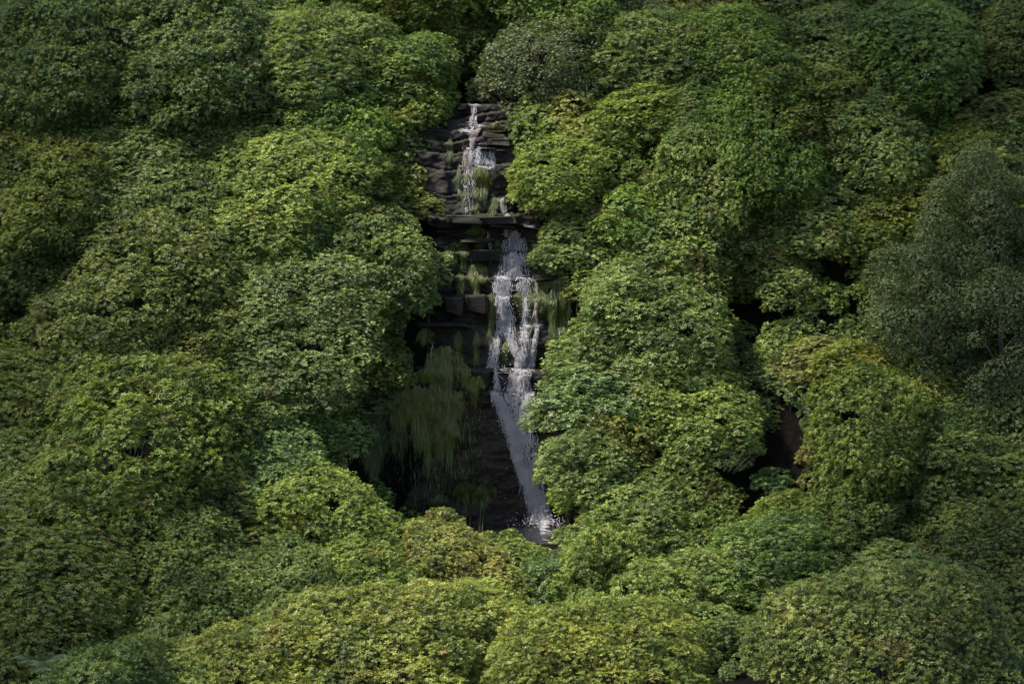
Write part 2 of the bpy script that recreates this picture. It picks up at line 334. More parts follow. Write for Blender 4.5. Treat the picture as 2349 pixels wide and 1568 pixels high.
slab(955, 1080, 738, 748, 0.25, 11, 'long thin ledge slab above the grass tufts left of the fall')
slab(1100, 1135, 340, 346, 0.1, 15, 'thin ledge lip carrying the second cascade')
slab(1225, 1300, 630, 641, 0.15, 16, 'mossy ledge slab right of the main fall')

# ------------------------------------------------------------------ rosette foliage
def leaves_at(base, direc, up, L, Wd, fold=0.25, droop=0.15):
    """base, direc, up (n,3); L, Wd (n,) -> V (n*6,3), F (n*2,4)"""
    side = np.cross(direc, up); side /= np.linalg.norm(side, axis=1, keepdims=True) + 1e-9; nrm = np.cross(side, direc)
    n = len(base); L = L[:, None]; Wd = Wd[:, None]
    def P(t, s): return base + direc * L * t + side * Wd * s + nrm * (abs(s) * Wd * fold - droop * L * t * t)
    V = np.stack([P(0, 0), P(0.35, 0.5), P(0.75, 0.42), P(1, 0), P(0.75, -0.42), P(0.35, -0.5)], 1).reshape(-1, 3)
    i = np.arange(n)[:, None] * 6
    F = np.concatenate([i + np.array([[0, 1, 2, 3]]), i + np.array([[0, 3, 4, 5]])], 0)
    return V, F
def unit(v): return v / (np.linalg.norm(v, axis=-1, keepdims=True) + 1e-9)
def foliage(lobes, r, dens, leaf=(0.085, 0.135), wr=0.30, nl=8, upb=0.55):
    """lobes (k,4): x,y,z,radius. Rosettes scattered on the outside of the lobes."""
    Ps, Ns, Os = [], [], []
    C = lobes[:, :3]; RR = lobes[:, 3]
    for k in range(len(lobes)):
        n = int(4 * math.pi * RR[k] ** 2 * 0.8 * dens)
        d = unit(r.normal(size=(n, 3))); d = d[d[:, 2] > -0.75 + 0.3 * r.random(len(d))]
        n = len(d)
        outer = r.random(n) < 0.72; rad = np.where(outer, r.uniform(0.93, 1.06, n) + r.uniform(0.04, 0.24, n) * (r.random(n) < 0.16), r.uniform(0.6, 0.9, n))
        rad *= 1 + 0.20 * vnoise(d[:, 0] * 2.5 + k * 3.1, d[:, 2] * 2.5 + d[:, 1] * 2)
        p = C[k] + d * np.array([1, 1, 0.85]) * (RR[k] * rad)[:, None]
        D = np.linalg.norm((p[:, None, :] - C[None]) / np.array([1, 1, 0.85]), axis=2) / RR[None]
        D[:, k] = 9
        keep = D.min(1) > 0.80
        Ps.append(p[keep]); Ns.append(d[keep]); Os.append(outer[keep])
    P = np.concatenate(Ps); Nn = np.concatenate(Ns); n = len(P)
    ax = unit(Nn * (1 - upb) + np.array([0, 0, 1.0]) * upb + r.normal(size=(n, 3)) * 0.22)
    a = unit(np.cross(ax, r.normal(size=(n, 3)))); b = np.cross(ax, a)
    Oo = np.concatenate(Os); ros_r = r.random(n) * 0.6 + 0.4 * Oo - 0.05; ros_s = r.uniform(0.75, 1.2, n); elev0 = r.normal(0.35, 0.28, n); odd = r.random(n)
    Vs, Fs, As = [], [], []; off = 0
    for j in range(nl):
        ph = 2 * math.pi * j / nl * 1.0 + r.uniform(-0.3, 0.3, n) + ros_r * 6
        el = elev0 + r.normal(0, 0.18, n) + (0.35 if j % 2 else -0.05)
        d = (np.cos(ph) * np.cos(el))[:, None] * a + (np.sin(ph) * np.cos(el))[:, None] * b + np.sin(el)[:, None] * ax
        L = r.uniform(*leaf, n) * ros_s
        V, F = leaves_at(P + d * 0.01, unit(d), ax, L, L * wr * r.uniform(0.85, 1.2, n))
        Vs.append(V); Fs.append(F + off); off += len(V)
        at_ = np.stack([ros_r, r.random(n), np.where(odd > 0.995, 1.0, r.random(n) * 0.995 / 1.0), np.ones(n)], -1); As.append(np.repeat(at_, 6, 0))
    return np.concatenate(Vs), np.concatenate(Fs), np.concatenate(As), n
def dome_lobes(Rr, r, lobe=(0.42, 0.72), hz=0.78, cover=1.9):
    ls = []; k = min(1.0, 0.55 + 0.2 * Rr)
    n_try = int(170 * Rr * Rr + 120); pts = []
    for _ in range(n_try):
        d = r.normal(size=3); d /= np.linalg.norm(d)
        if d[2] < -0.62: continue
        rl = r.uniform(*lobe) * k; rad = (Rr - rl * 0.85) * r.uniform(0.93, 1.03) * (1 + 0.70 * float(vnoise(d[0] * 1.3 + Rr * 7, d[1] * 1.3 + d[2] * 0.8 + 5)))
        p = np.array([d[0] * rad, d[1] * rad, d[2] * rad * hz])
        if all(np.linalg.norm(p - q[:3]) > 0.55 * (rl + q[3]) for q in pts): pts.append(np.array([*p, rl]))
    return np.array(pts)

CLASSES = [0.8, 1.2, 1.75, 2.5, 3.4]
PROTO = {}
def proto(kind, ci, vi):
    key = (kind, ci, vi)
    if key in PROTO: return PROTO[key]
    Rr = CLASSES[ci]; r = np.random.default_rng(1000 + ci * 17 + vi * 101 + {'rhodo': 0, 'fine': 5000, 'small': 9000}[kind])
    lb = dome_lobes(Rr, r, lobe=((0.30, 0.75) if vi % 2 else (0.42, 0.60)) if kind == 'rhodo' else (0.35, 0.6)); lb[:, 2] += Rr * 0.55 + (0.5 * lb[:, 1] if kind == 'rhodo' else 0.25 * lb[:, 1])
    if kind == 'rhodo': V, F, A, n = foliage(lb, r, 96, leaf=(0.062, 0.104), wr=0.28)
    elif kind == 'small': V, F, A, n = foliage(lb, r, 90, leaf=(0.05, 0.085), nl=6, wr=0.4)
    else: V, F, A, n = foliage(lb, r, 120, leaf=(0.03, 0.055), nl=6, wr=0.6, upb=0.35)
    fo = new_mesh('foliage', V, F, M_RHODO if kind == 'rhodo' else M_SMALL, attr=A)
    rr = random.Random(ci * 31 + vi); paths = []
    base = [(rr.uniform(-.2, .2) * Rr, rr.uniform(-.2, .2) * Rr) for _ in range(3)]
    for k, q in enumerate(lb):
        bx, by = base[k % 3]; p = q[:3] * 0.97
        if k < 3: paths.append(wiggle((bx, by, -0.5 - 0.4 * Rr), p, 0.05 + 0.015 * Rr, 0.014, 8, 0.14, rr))
        else: paths.append(wiggle((bx * 0.6, by * 0.6, Rr * rr.uniform(0.0, 0.4)), p, 0.022 + 0.006 * Rr, 0.008, 6, 0.14, rr))
        for _ in range(2):
            d = Vector((rr.uniform(-1, 1), rr.uniform(-1, 1), rr.uniform(-.3, 1))).normalized() * q[3] * 0.9
            paths.append(wiggle(p, Vector(q[:3]) + d, 0.010, 0.004, 4, 0.15, rr))
    V, F = tubes(paths, 5); st = new_mesh('branches', V, F, M_BARK)
    for o in (fo, st): col.objects.unlink(o)
    PROTO[key] = (fo, st); return PROTO[key]

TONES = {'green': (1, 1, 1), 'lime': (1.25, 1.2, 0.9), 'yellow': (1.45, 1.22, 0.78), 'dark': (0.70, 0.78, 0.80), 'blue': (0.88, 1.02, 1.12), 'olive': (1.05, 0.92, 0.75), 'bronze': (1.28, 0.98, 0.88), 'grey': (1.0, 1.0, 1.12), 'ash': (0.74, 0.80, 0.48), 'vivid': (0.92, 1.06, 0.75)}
BUSHES = []
HOLES = [(1700, 790, 75, 60), (1770, 930, 45, 60), (1690, 1020, 85, 50), (2230, 215, 45, 35), (720, 1060, 30, 30), (1690, 1530, 25, 60), (1960, 760, 25, 40)]
def clearance(dx, dy):
    oy = [o[0] for o in OPEN]
    best = 999.0
    for yy in range(240, 1241, 20):
        a = np.interp(yy, oy, [o[1] for o in OPEN]); b = np.interp(yy, oy, [o[2] for o in OPEN])
        ddx = max(a - dx, dx - b, 0); best = min(best, math.hypot(ddx, yy - dy))
    for hx, hy, rx, ry in HOLES: best = min(best, (math.hypot((dx - hx) / rx, (dy - hy) / ry) - 1) * min(rx, ry))
    return best
def bush(dx, dy, rp, tone='green', kind='rhodo', Y=None, hz=1.0, lift=0.55):
    """crown centred on sheet point (dx,dy) with half width rp (sheet units); stands on the slope."""
    if Y is None:
        ys = np.linspace(-24, 34, 233); d = ray(dx, dy); k = (ys - CAMY) / d[1]; X = d[0] * k; Z = CAMZ + d[2] * k
        Rm = rp * KP * (ys - CAMY); f = ground(X, ys) + lift * Rm - Z
        hit = np.where(f > 0)[0]
        if len(hit) == 0: return None
        Y = float(ys[hit[0]])
    x, z = at(dx, dy, Y); Rm = rp * scale_at(Y) * (1.16 if clearance(dx, dy) > rp * 1.3 else 1.0)
    ci = int(np.argmin([abs(math.log(c / Rm)) for c in CLASSES])); s = Rm / CLASSES[ci]
    zb = z - 0.55 * Rm * hz
    vi = rng.integers(0, 4)
    root = empty('rhododendron_bush' if kind == 'rhodo' else 'small_leaved_shrub', (x, Y, zb), float(rng.uniform(-0.55, 0.55))); ax_ = float(rng.uniform(0.80, 1.32)); root.scale = (s * ax_ * (1 if rng.random() < 0.5 else -1), s / ax_, s * hz * float(rng.uniform(0.75, 1.0))); root.rotation_euler[0] = float(rng.uniform(-0.12, 0.12)) ; root.rotation_euler[1] = float(rng.uniform(-0.12, 0.12))
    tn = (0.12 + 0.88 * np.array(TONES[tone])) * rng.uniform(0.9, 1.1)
    for src in proto(kind, ci, int(vi)):
        c = src.copy(); col.objects.link(c); c.parent = root; c.color = (*[float(q) for q in tn], 1)
    BUSHES.append(dict(o=root, dx=dx, dy=dy, r=rp, tone=tone, kind=kind, Y=Y)); return root

HAND = [ # x, y, r, tone
 (900, 1560, 250, 'yellow'), (1420, 1590, 240, 'yellow'), (2060, 1570, 290, 'olive'), (520, 1590, 190, 'yellow'), (200, 1640, 190, 'dark'),
 (1060, 1300, 150, 'bronze'), (1360, 1320, 140, 'lime'), (1740, 1310, 175, 'vivid'), (740, 1200, 175, 'lime'), (430, 1310, 190, 'green'), (120, 1330, 230, 'olive'),
 (300, 1080, 250, 'lime'), (70, 960, 170, 'olive'), (600, 1060, 160, 'blue'), (1960, 1190, 170, 'green'), (2240, 1100, 160, 'green'), (2260, 1330, 190, 'olive'),
 (1630, 1450, 120, 'grey'), (2000, 990, 190, 'lime'), (1990, 870, 120, 'yellow'), (1510, 740, 185, 'green'), (1590, 950, 150, 'lime'), (1370, 900, 140, 'blue'), (1370, 1080, 115, 'green'),
 (1580, 1120, 90, 'olive'), (1290, 390, 140, 'lime'), (1330, 550, 100, 'green'), (1600, 520, 150, 'green'), (1460, 270, 120, 'lime'),
 (840, 840, 105, 'olive'), (870, 600, 150, 'green'), (920, 450, 75, 'olive'), (960, 240, 85, 'lime'), (760, 980, 80, 'green'), (300, 690, 190, 'olive'), (640, 780, 170, 'green'), (640, 480, 170, 'lime'),
 (420, 480, 130, 'green'), (150, 450, 170, 'olive'), (760, 150, 150, 'green'), (460, 130, 190, 'dark'), (150, 150, 180, 'dark'), (880, 30, 90, 'lime'), (2080, 500, 130, 'yellow'), (2000, 330, 150, 'green'), (1830, 470, 130, 'green'),
 (1800, 650, 110, 'green'), (1780, 850, 70, 'grey'), (1860, 250, 140, 'olive'), (1700, 150, 170, 'vivid'), (2100, 120, 180, 'vivid'), (2300, 280, 120, 'bronze'), (1480, 1210, 110, 'lime'), (1120, 1440, 130, 'lime'), (1950, 1350, 130, 'green'),
 (700, 1390, 150, 'green'),
]
HAND += [ # along the edges of the open rock
 (925, 395, 55, 'olive'), (960, 470, 52, 'lime'), (975, 545, 52, 'green'), (972, 620, 56, 'green'), (975, 690, 42, 'vivid'), (900, 690, 60, 'green'), (880, 770, 62, 'olive'), (870, 880, 60, 'green'), (755, 1010, 70, 'green'), (775, 935, 62, 'vivid'),
 (1010, 235, 45, 'lime'), (985, 300, 40, 'dark'), (1020, 150, 45, 'green'), (1000, 60, 55, 'lime'), (950, 340, 35, 'dark'),
 (1210, 440, 60, 'lime'), (1215, 330, 55, 'green'), (1265, 470, 60, 'green'), (1290, 590, 55, 'grey'), (1340, 665, 50, 'bronze'), (1355, 760, 65, 'green'), (1300, 860, 55, 'green'), (1285, 940, 55, 'blue'), (1300, 1040, 60, 'green'), (1320, 1130, 62, 'vivid'), (1400, 1170, 60, 'lime'), (1310, 1235, 45, 'lime'), (1190, 1262, 40, 'lime'), (1000, 1215, 60, 'bronze'), (930, 1190, 55, 'lime'), (830, 1140, 60, 'lime'),
]
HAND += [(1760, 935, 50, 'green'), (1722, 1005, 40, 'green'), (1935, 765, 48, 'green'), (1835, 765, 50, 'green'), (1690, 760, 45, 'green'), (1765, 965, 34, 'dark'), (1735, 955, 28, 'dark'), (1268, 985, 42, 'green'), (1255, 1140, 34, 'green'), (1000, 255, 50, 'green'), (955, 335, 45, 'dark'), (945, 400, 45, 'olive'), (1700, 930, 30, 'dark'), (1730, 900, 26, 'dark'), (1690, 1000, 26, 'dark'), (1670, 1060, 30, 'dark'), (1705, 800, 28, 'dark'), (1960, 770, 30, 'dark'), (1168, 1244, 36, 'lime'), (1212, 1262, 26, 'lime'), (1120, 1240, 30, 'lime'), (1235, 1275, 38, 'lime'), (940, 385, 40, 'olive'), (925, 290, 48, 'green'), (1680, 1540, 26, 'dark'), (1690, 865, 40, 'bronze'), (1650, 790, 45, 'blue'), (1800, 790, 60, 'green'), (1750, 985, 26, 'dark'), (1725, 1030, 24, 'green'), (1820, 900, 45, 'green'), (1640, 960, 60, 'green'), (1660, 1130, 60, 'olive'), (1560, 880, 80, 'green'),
 (925, 330, 45, 'dark'), (900, 400, 60, 'olive'), (905, 250, 60, 'lime'), (845, 690, 70, 'green'), (1330, 830, 75, 'green'), (700, 1010, 60, 'green'), (740, 1085, 55, 'green'), (875, 810, 66, 'olive'), (835, 895, 75, 'green'), (860, 560, 75, 'olive'), (930, 620, 60, 'green'), (860, 480, 70, 'green')]
for h in HAND: bush(*h)
FINE = [(1260, 125, 150), (1145, 190, 70), (1178, 262, 48), (1430, 75, 115), (1110, 50, 58), (1300, 215, 80)]
for q in FINE: bush(*q, 'ash', 'fine')
bush(2085, 1180, 55, 'ash', 'fine'); bush(1270, 1290, 40, 'ash', 'fine')

def save_stats():
    print('bushes', len(BUSHES), 'rhododendrons', sum(b['kind'] == 'rhodo' for b in BUSHES))
# no-go zone of the open rock (sheet polygon, rows: y, x0, x1)
ra = np.random.default_rng(77); placed = [(b['dx'], b['dy'], b['r']) for b in BUSHES]
def auto(n, r0, r1, f, target):
    cnt = 0
    for _ in range(n):
        dx = ra.uniform(-60, 2410); dy = ra.uniform(-40, 1660); r = ra.uniform(r0, r1)
        c = clearance(dx, dy); r = min(r, c * 1.0)
        if r < r0 * 0.75: continue
        if any(math.hypot(dx - p[0], (dy - p[1]) * 1.15) < f * (r + p[2] * 0.8) for p in placed): continue
        pt = float(vnoise(dx * 0.006, dy * 0.008)); tones = ['green', 'green', 'lime', 'olive', 'blue', 'grey', 'bronze', 'vivid', 'yellow']
        tone = tones[int(ra.integers(0, len(tones)))]
        if dy > 1100 and ra.random() < 0.5: tone = 'lime'
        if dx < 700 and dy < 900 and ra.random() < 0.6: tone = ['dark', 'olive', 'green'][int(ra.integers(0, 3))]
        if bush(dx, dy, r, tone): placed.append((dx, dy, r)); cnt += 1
    print('auto', r0, cnt)
auto(2500, 110, 165, 0.50, 0); auto(3000, 70, 100, 0.57, 0); auto(1200, 45, 62, 0.62, 0)
save_stats()

# ------------------------------------------------------------------ hanging grass and moss curtains on the rock
rg = np.random.default_rng(404)
def blades(n, x0, x1, y0, y1, ln, drift=0.0, wide=0.0055):
    ph0 = rg.uniform(0, 50); Vs, Fs, As = [], [], []
    for i in range(n):
        wx = x1 - x0; dx = (x0 + x1) / 2 + np.clip(rg.normal(0, 0.30), -0.62, 0.62) * wx; u = abs(dx - (x0 + x1) / 2) / (wx / 2 + 1e-6)
        prof = (1.15 - 0.55 * u) * (1 + 1.3 * float(vnoise(dx * 0.16, ph0))) ; dy = y0 + 6 * u * u + 10 * float(vnoise(dx * 0.1 + 9, ph0)) + (y1 - y0) * rg.uniform(-0.25, 1.0) * min(prof, 1.2)
        L = ln * rg.uniform(0.4, 1.15) * max(0.35, prof); d = rg.normal(drift, 4.5)
        out = rg.uniform(0.01, 0.11); pts = []
        X, Y, Z = on_cliff_fast(dx, dy)
        for k in range(4):
            t = k / 3; xx = X + (d * t + rg.normal(0, 0.5)) * 0.0153; zz = Z - L * t * 0.0153
            Yc = cliff_y(xx, zz); pts.append((xx, min(Yc, Y + 0.15) - out * math.sin(math.pi * (0.25 + 0.6 * t)) - 0.03, zz))
        pts = np.array(pts); w_ = wide * rg.uniform(0.6, 1.5) * np.array([1, 1, 0.8, 0.15]); a = rg.uniform(-0.9, 0.9)
        side = np.array([math.cos(a), math.sin(a), 0])
        V = np.concatenate([pts - side * w_[:, None], pts + side * w_[:, None]]); o = len(Vs) * 8
        Vs.append(V); Fs += [[o + k, o + 4 + k, o + 5 + k, o + k + 1] for k in range(3)]
        As.append(np.tile([rg.random(), rg.random(), rg.random() * 0.98, 1], (8, 1)))
    return np.concatenate(Vs), np.array(Fs), np.concatenate(As)
GS = np.full_like(CY, 99.0)
for yq in np.arange(7.0, -8.0, -0.08):
    hit = ground(CX[0], np.full_like(CX[0], yq))[None, :] > CZ
    GS = np.where(hit, yq, GS)
CS = np.minimum(CY, GS)
def cliff_y(x, z):
    i = int(np.clip(round((x - cx[0]) / 0.045), 0, len(cx) - 1)); j = int(np.clip(round((z - cz[0]) / 0.04), 0, len(cz) - 1)); return float(CS[j, i])
def on_cliff_fast(dx, dy, off=0.0):
    Y = 0.5
    for _ in range(7):
        x, z = at(dx, dy, Y); Y = 0.4 * Y + 0.6 * cliff_y(x, z)
    x, z = at(dx, dy, Y); return x, Y - off, z
GR = [ # x0, x1, ytop, ybottom of roots, blade length, density, tone, label
 (1084, 1118, 386, 425, 45, 1.5, (1.2, 1.25, 0.9), 'bright green grass curtain hanging from the ledge under the second cascade'),
 (1066, 1078, 394, 402, 30, 1.2, (1.2, 1.25, 0.9), 'small bright grass tuft left of the bright green grass curtain'),
 (1049, 1056, 390, 420, 40, 0.8, (0.8, 0.9, 0.8), 'thin dark strand of grass at the left of the upper face'),
 (1058, 1076, 438, 455, 24, 0.9, (0.8, 0.95, 0.8), 'grass tuft low on the face under the small bright tuft'),
 (1084, 1100, 446, 470, 26, 0.9, (0.8, 0.95, 0.8), 'grass tuft just below the tip of the bright green curtain'),
 (1124, 1143, 452, 470, 20, 1.2, (0.9, 1.05, 0.9), 'leafy tuft above the long mossy slab'),
 (1026, 1038, 322, 350, 30, 0.8, (0.8, 0.9, 0.8), 'dark grass strip left of the second cascade'),
 (1112, 1160, 284, 292, 16, 2.0, (1.1, 1.0, 0.9), 'arching pale grass on the block right of the upper chute'),
 (1076, 1106, 516, 528, 16, 2.2, (1.1, 1.2, 0.9), 'light green tuft under the flat brown slab'),
 (1088, 1112, 545, 560, 20, 1.2, (1.0, 1.0, 0.8), 'yellowish tuft beside the narrow brown ledge slab'),
 (1030, 1070, 560, 600, 34, 1.0, (0.8, 1.0, 0.9), 'wide dark grass patch left of the bulky mossy slab'),
 (1080, 1112, 606, 640, 38, 1.6, (1.0, 1.05, 0.8), 'olive grass curtain fanning out above the big squared block'),
 (1046, 1067, 628, 645, 26, 1.0, (0.9, 1.0, 0.8), 'grass strip left of the fanned olive curtain'),
 (1133, 1148, 553, 580, 22, 1.0, (0.7, 0.95, 0.6), 'dark moss strip left of the top of the main fall'),
 (1214, 1262, 566, 610, 34, 1.2, (0.9, 1.0, 0.7), 'mossy grass curtain right of the top of the main fall'),
 (1238, 1298, 642, 790, 75, 1.7, (1.0, 1.15, 0.75), 'tall green moss curtain covering the wall right of the main fall'),
 (1184, 1199, 668, 710, 34, 1.3, (0.9, 1.0, 0.7), 'moss strip between the left and middle streams of the fall'),
 (1212, 1225, 655, 710, 34, 1.3, (0.9, 1.0, 0.7), 'moss strip between the middle and right streams of the fall'),
 (1121, 1139, 690, 750, 40, 1.1, (1.0, 1.0, 0.75), 'olive moss strip along the left edge of the fall'),
 (1153, 1165, 792, 815, 22, 1.3, (0.9, 1.1, 0.7), 'small moss island in the middle of the fall'),
 (1089, 1098, 768, 800, 32, 1.0, (0.8, 0.9, 0.7), 'thin grass strand right of the tall reddish block'),
 (1046, 1057, 762, 790, 34, 1.2, (0.9, 1.05, 0.8), 'grass strand left of the tall reddish block'),
 (962, 990, 758, 780, 30, 0.9, (0.9, 1.0, 0.8), 'grass wisps hanging just under the long thin ledge slab'),
 (988, 1052, 808, 860, 42, 1.5, (1.1, 1.1, 0.95), 'thick pale grass tussock above the great moss curtain'),
 (952, 998, 850, 870, 28, 1.4, (1.0, 1.1, 0.9), 'round grass tussock left of the thick pale tussock'),
 (1050, 1076, 838, 860, 24, 1.2, (1.0, 1.1, 0.9), 'grass tuft right of the thick pale tussock'),
 (1075, 1106, 866, 890, 36, 1.4, (1.15, 1.15, 0.7), 'yellow green tapering tuft right of the great moss curtain'),
 (935, 1048, 898, 975, 62, 1.5, (1.15, 1.05, 0.85), 'great olive moss curtain hanging down the lower left wall'),
 (962, 988, 975, 1020, 55, 1.2, (0.95, 1.15, 0.85), 'green tongue at the foot of the great moss curtain, left side'),
 (1000, 1046, 965, 1010, 48, 1.2, (0.95, 1.15, 0.85), 'green tongue at the foot of the great moss curtain, right side'),
 (890, 936, 905, 935, 48, 1.2, (1.0, 0.95, 0.85), 'dull grass curtain left of the great moss curtain'),
 (828, 878, 950, 1050, 55, 0.9, (0.65, 0.7, 0.65), 'dim moss curtain at the far left of the lower wall'),
 (888, 930, 985, 1030, 26, 0.6, (0.6, 0.75, 0.6), 'sparse moss wisps between the dim curtain and the great curtain'),
 (1048, 1094, 1112, 1140, 34, 0.9, (0.8, 0.9, 0.6), 'mossy patch low on the wall near its foot'),
 (1097, 1134, 1110, 1150, 34, 0.6, (0.8, 0.9, 0.7), 'sparse grass patch low on the wall nearest the fall'),
 (995, 1022, 1135, 1152, 18, 0.7, (0.8, 0.9, 0.6), 'small moss tuft at the left foot of the wall'),
 (880, 1130, 960, 1150, 22, 0.035, (0.8, 0.9, 0.6), 'scattered fine grass wisps over the dark lower wall'),
]
for (x0, x1, y0, y1, ln, den, tn, lab) in GR:
    n = int(max(40, (x1 - x0 + 6) * (y1 - y0 + 8) * 0.62 * den))
    V, F, A = blades(n, x0, x1, y0, y1, ln)
    loc = V.mean(0); o = new_mesh('moss_curtain' if 'moss' in lab else 'grass_tuft', V - loc, F, M_GRASS, attr=A); o.location = loc; kq = 0.72 if y0 < 800 else 0.95; o.color = (tn[0] * kq, tn[1] * kq, tn[2] * kq, 1)
    tag(o, lab, 'grass', 'hanging grass and moss on the rock face')

# ------------------------------------------------------------------ the waterfall
rw = np.random.default_rng(909)
FALL_S = [ # polyline of (x, y, half width), density, brown share
 ([(1181, 529, 4), (1181, 546, 22), (1179, 590, 28), (1178, 629, 30)], 1.15, 0.10),
 ([(1181, 533, 5), (1182, 575, 7)], 1.2, 0.75),
 ([(1136, 634, 3), (1180, 631, 4), (1222, 632, 3)], 2.2, 0.0), ([(1222, 632, 1.2), (1256, 633, 1)], 2.0, 0.1),
 ([(1155, 636, 19), (1154, 665, 17), (1152, 695, 14), (1158, 722, 14)], 1.5, 0.05),
 ([(1160, 722, 18), (1160, 752, 18)], 2.0, 0.0),
 ([(1146, 755, 10), (1134, 800, 12), (1130, 841, 11)], 0.8, 0.0),
 ([(1165, 758, 10), (1178, 795, 9), (1193, 820, 9), (1194, 842, 12)], 2.2, 0.0),
 ([(1205, 637, 22), (1205, 668, 14)], 0.7, 0.0), ([(1207, 665, 7), (1205, 738, 6)], 1.6, 0.0),
 ([(1232, 636, 2.5), (1229, 700, 3), (1228, 737, 4)], 2.0, 0.45), ([(1231, 742, 5), (1230, 765, 4), (1223, 800, 5), (1218, 843, 6)], 1.7, 0.1),
 ([(1197, 740, 4), (1234, 741, 4)], 1.5, 0.0), ([(1205, 744, 12), (1206, 838, 13)], 0.8, 0.0),
 ([(1124, 843, 1.6), (1218, 844, 1.6)], 1.5, 0.0),
 ([(1196, 846, 22), (1192, 872, 20), (1190, 896, 24)], 2.0, 0.0), ([(1136, 850, 4), (1140, 872, 5), (1137, 896, 9)], 1.5, 0.0),
 ([(1133, 896, 9), (1150, 930, 12), (1170, 975, 14), (1184, 1030, 12), (1196, 1070, 13), (1212, 1110, 12), (1224, 1150, 13)], 2.2, 0.08),
 ([(1219, 896, 8), (1206, 930, 10), (1201, 975, 12), (1200, 1010, 14)], 2.4, 0.0),
 ([(1177, 896, 40), (1186, 960, 34), (1203, 1020, 28), (1212, 1060, 26), (1224, 1120, 20), (1234, 1160, 20)], 0.75, 0.03),
 ([(1230, 1120, 14), (1234, 1160, 20), (1240, 1192, 26)], 2.2, 0.10), ([(1230, 1197, 14), (1262, 1199, 18)], 2.2, 0.05),
]
CASC_S = [
 ([(1072, 240, 1.6), (1096, 242, 1.6)], 2.0, 0.0), ([(1088, 248, 5), (1084, 262, 4), (1081, 282, 4)], 1.7, 0.25),
 ([(1094, 262, 1.5), (1090, 280, 1.5)], 1.4, 0.3), ([(1052, 286, 1.6), (1100, 287, 1.4)], 1.6, 0.0), ([(1052, 299, 1.6), (1068, 300, 3), (1082, 304, 4)], 1.7, 0.1),
 ([(1101, 294, 3), (1090, 303, 5), (1084, 312, 5), (1083, 338, 4.5)], 2.6, 0.55), ([(1086, 289, 3), (1082, 298, 3)], 1.5, 0.1),
 ([(1066, 341, 1.6), (1100, 340, 2.0), (1146, 343, 1.2)], 1.6, 0.05), ([(1070, 342, 7), (1070, 378, 8)], 1.5, 0.6), ([(1080, 342, 4), (1078, 378, 4)], 2.0, 0.1),
 ([(1102, 342, 20), (1104, 378, 24)], 0.75, 0.0), ([(1128, 345, 8), (1130, 380, 6)], 1.0, 0.0), ([(1052, 381, 1.2), (1134, 383, 1.4)], 1.7, 0.0),
 ([(1074, 384, 16), (1076, 430, 14)], 0.35, 0.0), ([(1070, 440, 12), (1072, 485, 12)], 0.15, 0.0),
 ([(1149, 455, 5), (1156, 480, 6), (1168, 505, 6)], 1.0, 0.15), ([(1190, 516, 1), (1230, 517, 1.2)], 1.4, 0.0), ([(1160, 524, 6), (1162, 540, 5)], 0.8, 0.0), ([(1120, 530, 3), (1124, 590, 3)], 0.5, 0.0),
]
